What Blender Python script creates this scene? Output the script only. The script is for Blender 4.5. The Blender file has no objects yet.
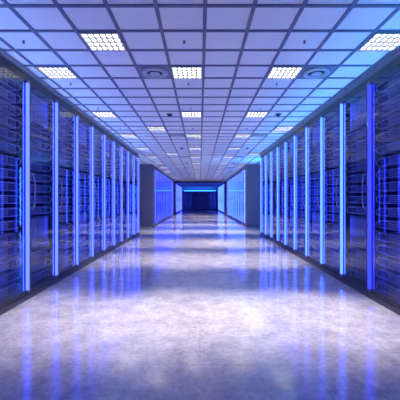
import bpy, bmesh, math, random
from mathutils import Vector
random.seed(7)
S = bpy.context.scene
C = S.collection
PI = math.pi

# ------------------------------------------------------------------ dimensions (metres)
T = 0.6                 # ceiling tile module
CAM_Z = 1.79
CEIL = 4.166
XF = 3.12               # distance of the glass fronts from the middle of the aisle
PITCH = 1.2             # cabinet width
OFFX = 0.063            # the ceiling grid sits slightly right of the middle
ORD = ['first','second','third','fourth','fifth','sixth','seventh','eighth','ninth','tenth','eleventh','twelfth',
       'thirteenth','fourteenth','fifteenth','sixteenth','seventeenth','eighteenth']

# ------------------------------------------------------------------ materials
def new_mat(name):
    m = bpy.data.materials.new(name); m.use_nodes = True
    nt = m.node_tree; nt.nodes.clear()
    out = nt.nodes.new('ShaderNodeOutputMaterial')
    return m, nt, out

def pbr(name, col, rough=0.5, metal=0.0, spec=0.5, noise=0.0, nscale=20.0, bump=0.0):
    m, nt, out = new_mat(name)
    b = nt.nodes.new('ShaderNodeBsdfPrincipled')
    b.inputs['Base Color'].default_value = (*col, 1)
    b.inputs['Roughness'].default_value = rough
    b.inputs['Metallic'].default_value = metal
    b.inputs['Specular IOR Level'].default_value = spec
    nt.links.new(b.outputs[0], out.inputs[0])
    if noise or bump:
        tc = nt.nodes.new('ShaderNodeTexCoord')
        n = nt.nodes.new('ShaderNodeTexNoise'); n.inputs['Scale'].default_value = nscale
        n.inputs['Detail'].default_value = 4
        nt.links.new(tc.outputs['Object'], n.inputs['Vector'])
        if noise:
            mx = nt.nodes.new('ShaderNodeMix'); mx.data_type = 'RGBA'
            mx.inputs[6].default_value = (*[c*(1-noise) for c in col], 1)
            mx.inputs[7].default_value = (*[min(1, c*(1+noise)) for c in col], 1)
            nt.links.new(n.outputs['Fac'], mx.inputs[0]); nt.links.new(mx.outputs[2], b.inputs['Base Color'])
        if bump:
            bp = nt.nodes.new('ShaderNodeBump'); bp.inputs['Strength'].default_value = bump
            bp.inputs['Distance'].default_value = 0.01
            nt.links.new(n.outputs['Fac'], bp.inputs['Height']); nt.links.new(bp.outputs[0], b.inputs['Normal'])
    return m

def emit(name, col, strength):
    m, nt, out = new_mat(name)
    e = nt.nodes.new('ShaderNodeEmission')
    e.inputs[0].default_value = (*col, 1); e.inputs[1].default_value = strength
    nt.links.new(e.outputs[0], out.inputs[0])
    return m

def glass_mat():
    m, nt, out = new_mat('door_glass')
    tr = nt.nodes.new('ShaderNodeBsdfTransparent'); tr.inputs[0].default_value = (0.76, 0.81, 1.0, 1)
    gl = nt.nodes.new('ShaderNodeBsdfGlossy'); gl.inputs[0].default_value = (0.82, 0.87, 1, 1)
    gl.inputs['Roughness'].default_value = 0.015
    fr = nt.nodes.new('ShaderNodeFresnel'); fr.inputs[0].default_value = 1.5
    mx = nt.nodes.new('ShaderNodeMixShader')
    ge = nt.nodes.new('ShaderNodeNewGeometry')          # both faces of a pane reflect: counted on its outer face
    iv = nt.nodes.new('ShaderNodeMath'); iv.operation = 'SUBTRACT'; iv.inputs[0].default_value = 1.5
    nt.links.new(ge.outputs['Backfacing'], iv.inputs[1])
    ml = nt.nodes.new('ShaderNodeMath'); ml.operation = 'MULTIPLY'; ml.use_clamp = True
    bk = nt.nodes.new('ShaderNodeMath'); bk.operation = 'GREATER_THAN'; bk.inputs[1].default_value = 1.0
    nt.links.new(iv.outputs[0], bk.inputs[0])
    m2 = nt.nodes.new('ShaderNodeMath'); m2.operation = 'MULTIPLY'; m2.inputs[1].default_value = 1.5
    nt.links.new(fr.outputs[0], m2.inputs[0])
    nt.links.new(m2.outputs[0], ml.inputs[0]); nt.links.new(bk.outputs[0], ml.inputs[1])
    nt.links.new(ml.outputs[0], mx.inputs[0]); nt.links.new(tr.outputs[0], mx.inputs[1])
    nt.links.new(gl.outputs[0], mx.inputs[2]); nt.links.new(mx.outputs[0], out.inputs[0])
    return m

def floor_mat():
    m, nt, out = new_mat('polished_concrete')
    N = nt.nodes.new; L = nt.links.new
    b = N('ShaderNodeBsdfPrincipled')
    tc = N('ShaderNodeTexCoord')
    n1 = N('ShaderNodeTexNoise'); n1.inputs['Scale'].default_value = 3.0; n1.inputs['Detail'].default_value = 8; n1.inputs['Roughness'].default_value = 0.62
    n2 = N('ShaderNodeTexNoise'); n2.inputs['Scale'].default_value = 16.0; n2.inputs['Detail'].default_value = 8; n2.inputs['Roughness'].default_value = 0.7
    n2.inputs['Distortion'].default_value = 0.6
    L(tc.outputs['Object'], n1.inputs['Vector']); L(tc.outputs['Object'], n2.inputs['Vector'])
    r1 = N('ShaderNodeValToRGB')
    r1.color_ramp.elements[0].position = 0.33; r1.color_ramp.elements[0].color = (0.54, 0.52, 0.515, 1)
    r1.color_ramp.elements[1].position = 0.66; r1.color_ramp.elements[1].color = (0.86, 0.82, 0.78, 1)
    L(n1.outputs['Fac'], r1.inputs[0])
    r2 = N('ShaderNodeValToRGB')
    r2.color_ramp.elements[0].position = 0.30; r2.color_ramp.elements[0].color = (0.54, 0.54, 0.55, 1)
    r2.color_ramp.elements[1].position = 0.62; r2.color_ramp.elements[1].color = (1, 1, 1, 1)
    L(n2.outputs['Fac'], r2.inputs[0])
    mu = N('ShaderNodeMix'); mu.data_type = 'RGBA'; mu.blend_type = 'MULTIPLY'; mu.inputs[0].default_value = 0.8
    L(r1.outputs[0], mu.inputs[6]); L(r2.outputs[0], mu.inputs[7])
    # faint joints of the large slabs
    bk = N('ShaderNodeTexBrick'); bk.offset = 0.5; bk.inputs['Scale'].default_value = 1.0
    bk.inputs['Brick Width'].default_value = 2.4; bk.inputs['Row Height'].default_value = 1.2
    bk.inputs['Mortar Size'].default_value = 0.006; bk.inputs['Mortar Smooth'].default_value = 0.3
    bk.inputs['Color1'].default_value = (1,1,1,1); bk.inputs['Color2'].default_value = (0.95,0.95,0.95,1); bk.inputs['Mortar'].default_value = (0.7,0.7,0.7,1)
    L(tc.outputs['Object'], bk.inputs['Vector'])
    mu2 = N('ShaderNodeMix'); mu2.data_type = 'RGBA'; mu2.blend_type = 'MULTIPLY'; mu2.inputs[0].default_value = 0.7
    L(mu.outputs[2], mu2.inputs[6]); L(bk.outputs['Color'], mu2.inputs[7])
    L(mu2.outputs[2], b.inputs['Base Color'])
    rr = N('ShaderNodeMapRange'); rr.inputs['To Min'].default_value = 0.06; rr.inputs['To Max'].default_value = 0.15
    L(n2.outputs['Fac'], rr.inputs[0]); L(rr.outputs[0], b.inputs['Roughness'])
    b.inputs['IOR'].default_value = 2.0
    bp = N('ShaderNodeBump'); bp.inputs['Strength'].default_value = 0.05; bp.inputs['Distance'].default_value = 0.01
    L(n2.outputs['Fac'], bp.inputs['Height']); L(bp.outputs[0], b.inputs['Normal'])
    L(b.outputs[0], out.inputs[0])
    return m

M = dict(
    floor=floor_mat(),
    tile=pbr('ceiling_tile', (0.80, 0.80, 0.82), 0.85, noise=0.05, nscale=60, bump=0.25),
    tee=pbr('ceiling_tee', (0.13, 0.145, 0.24), 0.55),
    vent=pbr('vent_metal', (0.17, 0.18, 0.22), 0.5),
    ring=pbr('vent_ring', (0.42, 0.44, 0.5), 0.35, metal=0.2),
    dark=pbr('dark_recess', (0.02, 0.02, 0.025), 0.7),
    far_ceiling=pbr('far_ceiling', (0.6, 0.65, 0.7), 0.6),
    wall=pbr('wall_paint', (0.35, 0.36, 0.42), 0.7),
    column=pbr('column_paint', (0.17, 0.165, 0.21), 0.6, noise=0.05, nscale=4),
    frame=pbr('cabinet_black', (0.035, 0.037, 0.05), 0.35, noise=0.1, nscale=9),
    post=pbr('post_metal', (0.22, 0.22, 0.27), 0.35, metal=0.4),
    base=pbr('base_metal', (0.07, 0.075, 0.10), 0.35, metal=0.3),
    beam=pbr('beam_metal', (0.30, 0.30, 0.35), 0.4, metal=0.2),
    panel=pbr('panel_black', (0.012, 0.012, 0.016), 0.8, spec=0.2),
    glass=glass_mat(),
    handle=pbr('handle_metal', (0.5, 0.5, 0.55), 0.3, metal=0.8),
    chassis=pbr('server_grey', (0.48, 0.46, 0.47), 0.42, metal=0.3, noise=0.15, nscale=12),
    grille=pbr('server_grille', (0.05, 0.05, 0.06), 0.5, metal=0.3),
    ear=pbr('server_ear', (0.26, 0.26, 0.30), 0.35, metal=0.3),
    blade=pbr('blade_grey', (0.16, 0.16, 0.18), 0.45, metal=0.3),
    led_l=emit('led_blue', (0.032, 0.054, 1.0), 7.0),
    led_r=emit('led_sky_blue', (0.034, 0.088, 1.0), 7.0),
    led_v=emit('led_deep_blue', (0.012, 0.016, 1.0), 6.0),
    led_dim=emit('led_dim_blue', (0.03, 0.05, 1.0), 4),
    led_faint=emit('led_faint_blue', (0.05, 0.09, 1.0), 0.35),
    led_small=emit('indicator_blue', (0.2, 0.5, 1.0), 3.0),
    lamp=emit('lamp_white', (1.0, 0.95, 0.88), 5.0),
    louvre=pbr('louvre_metal', (0.40, 0.40, 0.40), 0.5),
    cove=emit('cove_blue', (0.02, 0.16, 1.0), 20.0),
)

# ------------------------------------------------------------------ mesh helpers
def side_map(side):
    """cabinet space (a along the aisle, b into the cabinet, z) -> world directions"""
    return lambda a, b, z: Vector((side*b, a, z))
ident = lambda a, b, z: Vector((a, b, z))

class MB:
    def __init__(self, f=ident):
        self.bm = bmesh.new(); self.f = f
    def box(self, a0, a1, b0, b1, z0, z1, bevel=0.0):
        if bevel:
            t = bmesh.new()
            bmesh.ops.create_cube(t, size=1)
            for v in t.verts:
                v.co = Vector(((a0+a1)/2+v.co.x*(a1-a0), (b0+b1)/2+v.co.y*(b1-b0), (z0+z1)/2+v.co.z*(z1-z0)))
            bmesh.ops.bevel(t, geom=list(t.edges), offset=bevel, segments=2, affect='EDGES')
            mp = {v: self.bm.verts.new(self.f(*v.co)) for v in t.verts}
            for fc in t.faces: self.bm.faces.new([mp[v] for v in fc.verts])
            t.free(); return self
        vs = [self.bm.verts.new(self.f(a, b, z)) for a in (a0, a1) for b in (b0, b1) for z in (z0, z1)]
        for q in ((0,1,3,2),(4,6,7,5),(0,4,5,1),(2,3,7,6),(0,2,6,4),(1,5,7,3)):
            self.bm.faces.new([vs[i] for i in q])
        return self
    def quad(self, pts):
        self.bm.faces.new([self.bm.verts.new(self.f(*p)) for p in pts]); return self
    def prism(self, prof, z0, z1):
        """closed (a,b) outline extruded along z"""
        n = len(prof)
        lo = [self.bm.verts.new(self.f(a, b, z0)) for a, b in prof]
        hi = [self.bm.verts.new(self.f(a, b, z1)) for a, b in prof]
        for i in range(n):
            j = (i+1) % n
            self.bm.faces.new([lo[i], lo[j], hi[j], hi[i]])
        self.bm.faces.new(lo); self.bm.faces.new(hi); return self
    def tube(self, pts, r, seg=8):
        P = [Vector(p) for p in pts]; rings = []
        for i, p in enumerate(P):
            t = (P[min(i+1, len(P)-1)] - P[max(i-1, 0)]).normalized()
            up = Vector((0.31, 0.17, 1)) if abs(t.z) < 0.9 else Vector((1, 0.2, 0))
            u = t.cross(up).normalized(); w = t.cross(u)
            rings.append([self.bm.verts.new(self.f(*(p + r*(math.cos(2*PI*k/seg)*u + math.sin(2*PI*k/seg)*w)))) for k in range(seg)])
        for i in range(len(rings)-1):
            for k in range(seg):
                self.bm.faces.new([rings[i][k], rings[i][(k+1)%seg], rings[i+1][(k+1)%seg], rings[i+1][k]])
        self.bm.faces.new(rings[0]); self.bm.faces.new(rings[-1]); return self
    def lathe(self, prof, cx=0, cy=0, seg=24):
        """(radius, z) profile around a vertical axis"""
        rings = []
        for r, z in prof:
            rings.append([self.bm.verts.new(self.f(cx+r*math.cos(2*PI*k/seg), cy+r*math.sin(2*PI*k/seg), z)) for k in range(seg)])
        for i in range(len(rings)-1):
            for k in range(seg):
                self.bm.faces.new([rings[i][k], rings[i][(k+1)%seg], rings[i+1][(k+1)%seg], rings[i+1][k]])
        if prof[0][0] > 1e-5: self.bm.faces.new(rings[0])
        if prof[-1][0] > 1e-5: self.bm.faces.new(rings[-1])
        return self
    def build(self, name, mat, parent=None, smooth=False, loc=None):
        bmesh.ops.remove_doubles(self.bm, verts=self.bm.verts, dist=1e-6)
        bmesh.ops.recalc_face_normals(self.bm, faces=self.bm.faces)
        me = bpy.data.meshes.new(name); self.bm.to_mesh(me); self.bm.free()
        if smooth:
            for p in me.polygons: p.use_smooth = True
        mats = mat if isinstance(mat, (list, tuple)) else [mat]
        for mm in mats: me.materials.append(mm)
        o = bpy.data.objects.new(name, me); C.objects.link(o)
        if parent: o.parent = parent
        if loc: o.location = loc
        return o

def empty(name):
    o = bpy.data.objects.new(name, None); o.empty_display_size = 0.1; C.objects.link(o); return o
def tag(o, label=None, cat=None, group=None, kind=None):
    for k, v in (('label', label), ('category', cat), ('group', group), ('kind', kind)):
        if v: o[k] = v
    return o
def copy_tree(o, kids, parent=None):
    c = o.copy(); C.objects.link(c)
    if parent: c.parent = parent
    for ch in kids.get(o.name, []): copy_tree(ch, kids, c)
    return c
def kids_map(o):
    d = {}
    def rec(x):
        d[x.name] = list(x.children)
        for ch in x.children: rec(ch)
    rec(o); return d
def struct(o): o['kind'] = 'structure'; return o

# ------------------------------------------------------------------ room shell
Y0, Y1, YH = -2.4, 62.4, 42.3
XW = 5.2
struct(MB().box(-XW, XW, Y0, Y1, -0.15, 0.0).build('floor', M['floor']))
struct(MB().box(-XW, XW, Y0, YH, CEIL+0.006, CEIL+0.12).build('ceiling', M['tile']))
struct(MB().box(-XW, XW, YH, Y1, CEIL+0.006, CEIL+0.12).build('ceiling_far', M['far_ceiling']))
struct(MB().box(-XW-0.15, -XW, Y0, Y1, -0.15, CEIL+0.12).build('wall_left', M['wall']))
struct(MB().box(XW, XW+0.15, Y0, Y1, -0.15, CEIL+0.12).build('wall_right', M['wall']))
struct(MB().box(-XW-0.15, XW+0.15, Y1, Y1+0.15, -0.15, CEIL+0.12).build('wall_back', M['wall']))
struct(MB().box(-XW-0.15, XW+0.15, Y0-0.15, Y0, -0.15, CEIL+0.12).build('wall_front', M['wall']))
g = MB()                                    # suspended grid of the ceiling
tw = 0.024
for n in range(-9, 10):
    x = OFFX + n*T
    if abs(x) < XW: g.box(x-tw, x+tw, Y0, YH, CEIL-0.010, CEIL+0.006)
k = -11
while 4.05 + k*T < Y0: k += 1
while 4.05 + k*T < YH:
    y = 4.05 + k*T
    g.box(-XW, XW, y-tw, y+tw, CEIL-0.0095, CEIL+0.006); k += 1
struct(g.build('ceiling_grid', M['tee']))
struct(MB().box(-XF-0.9, XF+0.9, YH, YH+0.25, CEIL-0.16, CEIL).build('trim_header', M['frame']))

# columns of the building
for s, nm in ((-1, 'left'), (1, 'right')):
    for y, w in ((22.1, 'nearer'), (42.32, 'farther')):
        f = side_map(s)
        o = MB(f).box(y, y+0.9, XF, XF+1.15, 0, CEIL, bevel=0.02).build('column', M['column'])
        o['kind'] = 'structure'; o.name = 'wall_column_%s' % nm if w == 'nearer' else 'wall_column_far_%s' % nm

# ------------------------------------------------------------------ cabinets
HC = 4.05      # cabinet height, up to the beam under the ceiling
def make_cabinet(side, led):
    f = side_map(side)
    root = empty('server_cabinet')
    fr = MB(f)
    fr.box(0.0, PITCH, 0.0, 1.0, HC-0.10, HC)                     # top
    fr.box(0.10, 0.15, 0.055, 0.12, 0.12, HC-0.10)                # channel beside the light
    fr.box(0.15, 0.19, 0.02, 0.06, 0.12, HC-0.10)
    fr.build('frame', M['frame'], root)
    sp = MB(f); sp.box(0.155, 0.175, 0.12, 1.0, 0.12, HC-0.10); sp.box(PITCH-0.02, PITCH, 0.25, 1.0, 0.12, HC-0.10)
    sp.build('side_panel', M['panel'], root)
    MB(f).box(0.02, PITCH-0.02, 0.97, 1.0, 0.12, HC-0.10).build('back_panel', M['panel'], root)
    MB(f).box(0.105, 0.15, -0.01, 0.055, 0.12, HC-0.10, bevel=0.008).build('post', M['post'], root)
    b = MB(f); b.box(0.0, PITCH, 0.0, 1.0, 0.0, 0.12); b.box(0.0, PITCH, -0.03, 0.0, 0.0, 0.075)
    b.build('base', M['base'], root)
    # the light: a half round tube standing in its channel
    prof = [(0.0, 0.05), (0.0, 0.01), (0.014, -0.018), (0.036, -0.033), (0.064, -0.033), (0.086, -0.018), (0.10, 0.01), (0.10, 0.05)]
    MB(f).prism(prof, 0.17, HC-0.16).build('light_strip', led, root)
    cp = MB(f); cp.box(0.0, 0.10, -0.034, 0.05, HC-0.16, HC-0.10)
    cp.build('light_cap', M['post'], root)
    MB(f).box(0.0, 0.10, -0.034, 0.05, 0.12, 0.17).build('light_cap', M['post'], root)
    # glass door with its slim frame
    d = MB(f)
    a0, a1, z0, z1 = 0.155, PITCH-0.005, 0.13, HC-0.11
    d.box(a0, a0+0.025, -0.004, 0.014, z0, z1); d.box(a1-0.025, a1, -0.004, 0.014, z0, z1)
    d.box(a0+0.025, a1-0.025, -0.004, 0.014, z0, z0+0.03); d.box(a0+0.025, a1-0.025, -0.004, 0.014, z1-0.03, z1)
    dr = d.build('door', M['frame'], root)
    MB(f).box(a0+0.025, a1-0.025, 0.001, 0.007, z0+0.03, z1-0.03).build('glass_pane', M['glass'], dr)
    h = MB(f)
    pts = [(0.215, 0.0, 1.62), (0.215, -0.035, 1.65), (0.215, -0.055, 1.75), (0.215, -0.06, 1.95), (0.215, -0.055, 2.15), (0.215, -0.035, 2.25), (0.215, 0.0, 2.28)]
    h.tube(pts, 0.011)
    h.build('handle', M['handle'], dr, smooth=True)
    return root

protos = {}
def cabinet(side, led_key, y):
    key = (side, led_key)
    if key not in protos:
        r = make_cabinet(side, M[led_key]); protos[key] = (r, kids_map(r)); o = r
    else:
        r, km = protos[key]; o = copy_tree(r, km)
    o.location = (side*XF, y, 0)
    return o

# ------------------------------------------------------------------ what stands in the cabinets
LV = 0.222
SZ0 = 0.17
def server_shapes(f):
    ch = MB(f)
    prof = [(0.215, 0.72), (0.215, 0.165), (0.225, 0.145), (0.25, 0.135), (1.12, 0.135), (1.145, 0.145), (1.155, 0.165), (1.155, 0.72)]
    ch.prism(prof, 0.0, 0.15)
    gr = MB(f)
    for i in range(4):
        gr.box(0.30, 0.86, 0.126, 0.134, 0.022+i*0.03, 0.034+i*0.03)
    for i in range(3):
        gr.box(0.89+i*0.075, 0.955+i*0.075, 0.122, 0.134, 0.02, 0.13)
    ears = []
    for a in (0.235, 1.135):
        e = MB(f)
        e.tube([(a, 0.14, 0.012), (a, 0.095, 0.018), (a, 0.062, 0.045), (a, 0.055, 0.075), (a, 0.062, 0.105), (a, 0.095, 0.132), (a, 0.14, 0.138)], 0.014, 6)
        ears.append(e)
    ld = MB(f); ld.box(0.272, 0.284, 0.126, 0.134, 0.10, 0.125)
    return ch, gr, ears, ld
def make_server(side):
    f = side_map(side)
    root = empty('rack_server')
    ch, gr, ears, ld = server_shapes(f)
    ch.build('chassis', M['chassis'], root); gr.build('front_grille', M['grille'], root)
    for e in ears: e.build('handle', M['ear'], root, smooth=True)
    ld.build('indicator_light', M['led_small'], root)
    return root
def blade_shapes(f):
    hh = 3*LV - 0.05
    ch = MB(f)
    ch.box(0.215, 1.155, 0.16, 0.72, 0, hh)
    ch.box(0.215, 1.155, 0.13, 0.16, 0, 0.03); ch.box(0.215, 1.155, 0.13, 0.16, hh-0.03, hh)
    ch.box(0.215, 0.24, 0.13, 0.16, 0.03, hh-0.03); ch.box(1.13, 1.155, 0.13, 0.16, 0.03, hh-0.03)
    bl = []
    for i in range(8):
        a = 0.246 + i*0.110
        b = MB(f); b.box(a, a+0.095, 0.125, 0.16, 0.04, hh-0.04, bevel=0.006)
        b.box(a+0.038, a+0.057, 0.105, 0.126, 0.08, 0.2); bl.append(b)
    return ch, bl
def make_blade(side):
    f = side_map(side); root = empty('blade_enclosure')
    ch, bl = blade_shapes(f)
    ch.build('enclosure', M['blade'], root)
    for b in bl: b.build('blade_module', M['chassis'], root)
    return root
SRV = {}; BLD = {}
def get(store, maker, side):
    if side not in store:
        r = maker(side); store[side] = (r, kids_map(r)); return r
    r, km = store[side]; return copy_tree(r, km)

def levels(kind):
    return (list(range(17)), []) if kind == 'A' else ([0, 1, 2, 6, 7, 8, 9, 10, 11, 12, 13], [3, 14])

ROWY = {-1: 5.925, 1: 6.025}
SN = {-1: 'left', 1: 'right'}
stuff_s = {'ch': MB(), 'gr': MB(), 'ear': MB()}
def stuff_cabinet(side, y, kind):
    """servers of the cabinets too far off to be told apart"""
    def f(a, b, z): return Vector((side*(XF+b), y+a, z))
    sv, bd = levels(kind)
    for l in sv:
        z = SZ0 + l*LV
        def fz(a, b, zz, z=z): return f(a, b, zz+z)
        for q in stuff_s.values(): q.f = fz
        stuff_s['ch'].box(0.215, 1.155, 0.135, 0.7, 0, 0.15)
        stuff_s['gr'].box(0.30, 0.86, 0.125, 0.134, 0.03, 0.12)
        stuff_s['ear'].box(0.225, 0.25, 0.06, 0.134, 0.01, 0.14); stuff_s['ear'].box(1.12, 1.145, 0.06, 0.134, 0.01, 0.14)
    for l in bd:
        z = SZ0 + l*LV
        def fz(a, b, zz, z=z): return f(a, b, zz+z)
        for q in stuff_s.values(): q.f = fz
        stuff_s['gr'].box(0.215, 1.155, 0.16, 0.7, 0, 3*LV-0.05)
        for i in range(8):
            stuff_s['ch'].box(0.246+i*0.11, 0.341+i*0.11, 0.125, 0.16, 0.04, 3*LV-0.09)

for side in (-1, 1):
    sn = SN[side]
    for kk in range(-2, 9):
        y = ROWY[side] + PITCH*kk
        led = 'led_l' if side < 0 else ('led_v' if kk <= 0 else 'led_r')
        cab = cabinet(side, led, y)
        kind = 'A' if kk % 2 else 'B'
        if kk == -2:
            tag(cab, 'black glass-fronted server cabinet closest to the viewer, cut off by the %s picture edge' % sn, 'server cabinet', 'server cabinets of the near rows')
            stuff_cabinet(side, y, kind); continue
        oi = ORD[kk+1]
        tag(cab, 'black glass-fronted server cabinet with blue light strip, %s in view along near %s row' % (oi, sn), 'server cabinet', 'server cabinets of the near rows')
        sv, bd = levels(kind)
        for l in sv:
            s = get(SRV, make_server, side); s.location = (side*XF, y, SZ0+l*LV)
            tag(s, 'grey rack server, %s level from the floor, in %s cabinet of near %s row' % (ORD[l], oi, sn), 'server', 'rack servers behind the glass doors')
        for l, w in zip(bd, ('lower', 'upper')):
            s = get(BLD, make_blade, side); s.location = (side*XF, y, SZ0+l*LV)
            tag(s, '%s enclosure of upright slotted modules in %s cabinet of near %s row' % (w, oi, sn), 'blade enclosure', 'blade enclosures behind the glass doors')
    # closing post of the near row with its own light
    f = side_map(side); ye = ROWY[side] + PITCH*9
    def end_post(side, y, led, lab):
        f = side_map(side)
        r = empty('end_post'); r.location = (side*XF, y, 0)
        MB(f).box(0.0, 0.16, 0.09, 1.0, 0.0, HC).build('end_panel', M['frame'], r)
        MB(f).box(0.105, 0.16, -0.01, 0.055, 0.0, HC, bevel=0.008).build('post', M['post'], r)
        MB(f).prism([(0.0, 0.05), (0.0, 0.01), (0.014, -0.018), (0.036, -0.033), (0.064, -0.033), (0.086, -0.018), (0.10, 0.01), (0.10, 0.05)], 0.17, HC-0.16).build('light_strip', M[led], r)
        tag(r, lab, 'post', 'end posts of the cabinet rows')
    end_post(side, ye, 'led_l' if side < 0 else 'led_r', 'end post with glowing blue strip closing the near %s row, before the column' % sn)
    # middle and far rows
    for rname, ys, cnt, ld in (('middle', 23.25, 12, {-1: 'led_dim', 1: 'led_r'}), ('farthest', 43.4, 11, {-1: 'led_l', 1: 'led_r'})):
        for q in range(cnt):
            y = ys + q*PITCH
            cab = cabinet(side, ld[side], y)
            tag(cab, 'distant blue-lit server cabinet, %s along the %s row on the %s' % (ORD[q], rname, sn), 'server cabinet', 'server cabinets of the %s rows' % rname)
            stuff_cabinet(side, y, 'A' if q % 2 else 'B')
        end_post(side, ys+cnt*PITCH, 'led_l', 'end post with blue strip closing the %s row on the %s' % (rname, sn))
    # beam over the cabinet tops
    for q, (ya, yb) in enumerate(((ROWY[side]-2*PITCH, ye+0.16), (23.25, 23.25+12*PITCH+0.16), (43.4, 43.4+11*PITCH+0.16))):
        b = MB(f); b.box(ya, yb, XF-0.02, XF+1.0, HC+0.03, CEIL-0.012); b.box(ya, yb, XF+0.02, XF+1.0, HC, HC+0.03)
        struct(b.build('trim_%d' % ((0 if side < 0 else 3)+q+1), M['beam']))
    # blue strips on the side walls of the cross aisle behind the near rows
    for yy in (18.2, 19.6, 21.0):
        w = empty('wall_light'); w.location = (side*XW, yy, 0)
        MB(f).box(-0.08, 0.08, -0.04, 0.0, 0.15, CEIL-0.2).build('backplate', M['post'], w)
        MB(f).box(-0.05, 0.05, -0.07, -0.04, 0.2, CEIL-0.3).build('light_tube', M['cove'] if side > 0 else M['led_l'], w)
        pos = {18.2: 'nearest', 19.6: 'middle', 21.0: 'farthest'}[yy]
        tag(w, 'upright blue wall light in the %s cross aisle, %s of its three' % (sn, pos), 'wall light', 'blue wall lights of the cross aisle')

o = stuff_s['ch'].build('distant_rack_servers', M['chassis']); tag(o, 'rows of grey rack servers inside the distant cabinets', 'servers', kind='stuff')
o2 = stuff_s['gr'].build('front_grilles', M['grille'], o); o2['kind'] = 'stuff'
o3 = stuff_s['ear'].build('server_handles', M['ear'], o); o3['kind'] = 'stuff'

# ------------------------------------------------------------------ cabinets across the far end
YB = 61.0
fc = None
places = ['leftmost', 'second from left', 'middle', 'second from right', 'rightmost']
for i in range(5):
    if fc is None:
        r = empty('far_cabinet')
        w = 1.2; H = 3.42
        b = MB(); b.box(-w/2, w/2, 0.04, 0.9, 0, H); b.box(-w/2, -w/2+0.05, 0, 0.04, 0, H); b.box(w/2-0.05, w/2, 0, 0.04, 0, H)
        b.box(-w/2+0.05, w/2-0.05, 0, 0.04, 0, 0.14); b.box(-w/2+0.05, w/2-0.05, 0, 0.04, H-0.12, H)
        b.build('frame', M['frame'], r)
        sh = MB()
        for q in range(14): sh.box(-w/2+0.09, w/2-0.09, 0.01, 0.04, 0.2+q*0.22, 0.33+q*0.22)
        sh.build('shelf_front', M['chassis'], r)
        MB().box(-w/2+0.05, w/2-0.05, -0.006, 0.0, 0.14, H-0.12).build('glass_pane', M['glass'], r)
        MB().box(-w/2+0.006, -w/2+0.034, -0.02, 0.0, 0.2, H-0.3).build('light_strip', M['led_faint'], r)
        MB().tube([(w/2-0.1, 0.0, 1.5), (w/2-0.1, -0.05, 1.55), (w/2-0.1, -0.05, 2.05), (w/2-0.1, 0.0, 2.1)], 0.012).build('handle', M['handle'], r)
        fc = r; km = kids_map(r); o = r
    else:
        o = copy_tree(fc, km)
    o.location = ((i-2)*1.22, YB, 0)
    tag(o, 'dark server cabinet across the far end of the hall, %s of five' % places[i], 'server cabinet', 'cabinets across the far end')
r = empty('cove_light'); r.location = (0, YB+0.5, 3.42)
MB().box(-3.0, 3.0, -0.12, 0.12, 0.0, 0.05).build('housing', M['post'], r)
MB().box(-2.95, 2.95, -0.08, 0.08, 0.05, 0.10).build('light_tube', M['cove'], r)
tag(r, 'long blue light lying on top of the far end cabinets', 'light')

# ------------------------------------------------------------------ ceiling fittings
def rowy(k): return 4.05 + (k+0.5)*T
def colx(n): return OFFX + (n+0.5)*T
def make_light():
    r = empty('ceiling_light')
    a = 0.276
    fr = MB()
    for (x0, x1, y0, y1) in ((-a, a, -a, -a+0.02), (-a, a, a-0.02, a), (-a, -a+0.02, -a+0.02, a-0.02), (a-0.02, a, -a+0.02, a-0.02)):
        fr.box(x0, x1, y0, y1, -0.03, 0.0)
    fr.build('frame', M['louvre'], r)
    MB().box(-a+0.02, a-0.02, -a+0.02, a-0.02, -0.006, -0.001).build('lamp_panel', M['lamp'], r)
    lv = MB()
    for i in range(1, 6):
        x = -a+0.02 + i*(2*a-0.04)/6; lv.box(x-0.011, x+0.011, -a+0.02, a-0.02, -0.030, -0.007)
    for i in range(1, 4):
        y = -a+0.02 + i*(2*a-0.04)/4; lv.box(-a+0.02, a-0.02, y-0.011, y+0.011, -0.0295, -0.007)
    lv.build('louvre', M['louvre'], r)
    return r
SPOT = bpy.data.lights.new('downlight', 'SPOT'); SPOT.energy = 600; SPOT.color = (1.0, 0.88, 0.87)
SPOT.spot_size = math.radians(50); SPOT.spot_blend = 1.0; SPOT.shadow_soft_size = 0.0
BEAM = {1: (4.85, 0.95), 3: (5.15, 1.35), 8: (9.9, 1.1), 11: (10.3, 0.8), 13: (13.6, 1.3), 18: (14.3, 0.35), 21: (18.6, 0.8), 23: (18.8, 1.6),
        28: (22.0, 0.3), 33: (24.2, 1.7), 38: (27.2, 0.3), 43: (30.2, 1.7), 48: (33.0, 0.3), 53: (36.0, 1.7), 58: (39.0, 0.3)}
LP = make_light(); LK = kids_map(LP); first = True
cols = {-5: 'leftmost column', -3: 'second column from the left', -1: 'column left of centre', 2: 'column right of centre', 4: 'rightmost column'}
cnt = {n: 0 for n in cols}
for k in range(0, 63):
    ns = []
    if k % 5 == 3: ns = [-5, -1, 2]
    if k % 10 == 1: ns = [-3, 4]
    for n in ns:
        if first: o = LP; first = False
        else: o = copy_tree(LP, LK)
        o.location = (colx(n), rowy(k), CEIL+0.004)
        i = cnt[n]; cnt[n] += 1
        # each fitting throws its own beam, some stronger and slightly tilted along the aisle
        ty, pw = BEAM.get(k, (rowy(k), 1.0))
        if abs(n) > 2: pw *= 0.6
        ldt = SPOT.copy(); ldt.energy = SPOT.energy*pw
        ld = bpy.data.objects.new('downlight', ldt); C.objects.link(ld)
        ld.location = (colx(n), rowy(k), CEIL-0.045)
        ld.rotation_euler = (Vector((0, ty, 0)) - Vector((0, rowy(k), CEIL))).to_track_quat('-Z', 'Y').to_euler()
        nth = 'nearest' if i == 0 else ORD[i] + ' from the camera'
        tag(o, 'square white louvred ceiling light, %s in the %s' % (nth, cols[n]), 'ceiling light', 'square ceiling lights')
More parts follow.
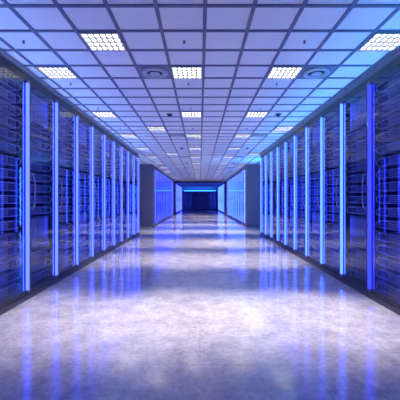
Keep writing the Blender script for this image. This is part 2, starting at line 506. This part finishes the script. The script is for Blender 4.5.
def make_diffuser():
    r = empty('air_diffuser')
    MB().box(-0.276, 0.276, -0.276, 0.276, -0.008, 0.0).build('faceplate', M['vent'], r)
    rg = MB()
    rg.lathe([(0.150, -0.006), (0.152, -0.028), (0.172, -0.046), (0.200, -0.050), (0.228, -0.040), (0.244, -0.020), (0.246, -0.006)], seg=36)
    rg.build('ring', M['ring'], r, smooth=True)
    MB().lathe([(0.149, -0.0085), (0.149, -0.0095), (0.0001, -0.0095)], seg=32).build('opening_shade', M['dark'], r)  # flat dark disc, the shade inside the duct put into its colour
    MB().lathe([(0.02, -0.0095), (0.02, -0.03), (0.095, -0.034), (0.09, -0.042), (0.0001, -0.046)], seg=24).build('hub', M['ring'], r)
    return r
DP = make_diffuser(); DK = kids_map(DP); first = True
for n, nm in ((-2, 'left'), (3, 'right')):
    for i, k in enumerate((3, 13, 23, 33, 43)):
        if first: o = DP; first = False
        else: o = copy_tree(DP, DK)
        o.location = (colx(n), rowy(k), CEIL+0.004)
        tag(o, 'round grey air diffuser in a square plate, %s from the camera on the %s' % ('nearest' if i == 0 else ORD[i], nm), 'air vent', 'round ceiling diffusers')
def make_detector():
    r = empty('smoke_detector')
    MB().lathe([(0.085, 0.0), (0.085, -0.02), (0.07, -0.03), (0.0001, -0.03)], seg=20).build('base', M['vent'], r)
    MB().lathe([(0.06, -0.03), (0.055, -0.055), (0.03, -0.065), (0.0001, -0.066)], seg=20).build('sensor_head', M['dark'], r)
    return r
QP = make_detector(); QK = kids_map(QP); first = True
for n, nm in ((-2, 'left'), (3, 'right')):
    for i, k in enumerate((8, 18, 28)):
        if first: o = QP; first = False
        else: o = copy_tree(QP, QK)
        o.location = (colx(n), rowy(k), CEIL+0.006)
        tag(o, 'small dark round detector on the ceiling, %s from the camera on the %s' % ('nearest' if i == 0 else ORD[i], nm), 'detector', 'round ceiling detectors')
def make_sprinkler():
    r = empty('sprinkler_head')
    MB().lathe([(0.035, 0.0), (0.03, -0.01), (0.0001, -0.01)], seg=16).build('collar', M['vent'], r)
    st = MB(); st.lathe([(0.012, -0.01), (0.012, -0.04), (0.018, -0.045), (0.0001, -0.045)], seg=10)
    st.tube([(-0.016, 0, -0.035), (-0.022, 0, -0.055), (-0.008, 0, -0.075)], 0.004, 6); st.tube([(0.016, 0, -0.035), (0.022, 0, -0.055), (0.008, 0, -0.075)], 0.004, 6)
    st.build('stem', M['dark'], r)
    df = MB(); df.lathe([(0.0001, -0.074), (0.034, -0.076), (0.036, -0.080), (0.0001, -0.080)], seg=12)
    df.build('deflector', M['dark'], r)
    return r
PP = make_sprinkler(); PK = kids_map(PP); first = True
for n, nm in ((-5, 'left'), (-1, 'middle'), (2, 'right')):
    i = 0
    for k in (1, 4, 7, 11, 14, 17):
        if first: o = PP; first = False
        else: o = copy_tree(PP, PK)
        o.location = (colx(n), rowy(k), CEIL+0.006); o.scale = (0.6, 0.6, 0.45)
        tag(o, 'tiny dark sprinkler head on the ceiling, %s from the camera in the %s line' % ('nearest' if i == 0 else ORD[i], nm), 'sprinkler', 'sprinkler heads'); i += 1

# ------------------------------------------------------------------ world, camera
# unseen spots added for the blue the strips throw over aisle and ceiling
def glow_spot(side, y, z, power, col, aim):
    l = bpy.data.lights.new('blue_glow', 'SPOT'); l.energy = power; l.color = col
    l.spot_size = math.radians(150); l.spot_blend = 1.0; l.shadow_soft_size = 0.0
    o = bpy.data.objects.new('blue_glow', l); C.objects.link(o)
    o.location = (side*(XF-0.04), y, z)
    o.rotation_euler = Vector((-side*aim[0], 0, aim[1])).to_track_quat('-Z', 'Y').to_euler()
for q in range(-2, 9):
    glow_spot(-1, ROWY[-1]+q*PITCH+0.05, 3.1, 27, (0.16, 0.40, 1.0), (0.5, 1))
    glow_spot(1, ROWY[1]+q*PITCH+0.05, 3.1, 44, (0.03, 0.38, 1.0), (0.5, 1))
for q in range(0, 12, 2):
    glow_spot(-1, 23.3+q*PITCH, 2.7, 25, (0.12, 0.3, 1.0), (1, 1)); glow_spot(1, 23.3+q*PITCH, 2.7, 50, (0.08, 0.35, 1.0), (1, 1))
glow_spot(1.25, 19.5, 2.6, 420, (0.03, 0.36, 1.0), (0.6, 1)); glow_spot(-1.35, 19.5, 2.4, 90, (0.2, 0.5, 1.0), (0.6, 1))  # extra spots added in the cross aisle, away from any strip, tinting the ceiling

W = bpy.data.worlds.new('World'); S.world = W; W.use_nodes = True
bg = W.node_tree.nodes['Background']; bg.inputs[0].default_value = (0.02, 0.03, 0.1, 1); bg.inputs[1].default_value = 0.5
cd = bpy.data.cameras.new('Camera'); cam = bpy.data.objects.new('Camera', cd); C.objects.link(cam)
cam.location = (0, 0, CAM_Z); cam.rotation_euler = (PI/2, 0, 0)
cd.sensor_width = 36; cd.lens = 36*331/400; cd.clip_end = 200; cd.clip_start = 0.05
S.camera = cam
S.view_settings.view_transform = 'Standard'; S.view_settings.look = 'None'
S.view_settings.exposure = 0.1; S.view_settings.gamma = 1; S.view_settings.use_curve_mapping = False
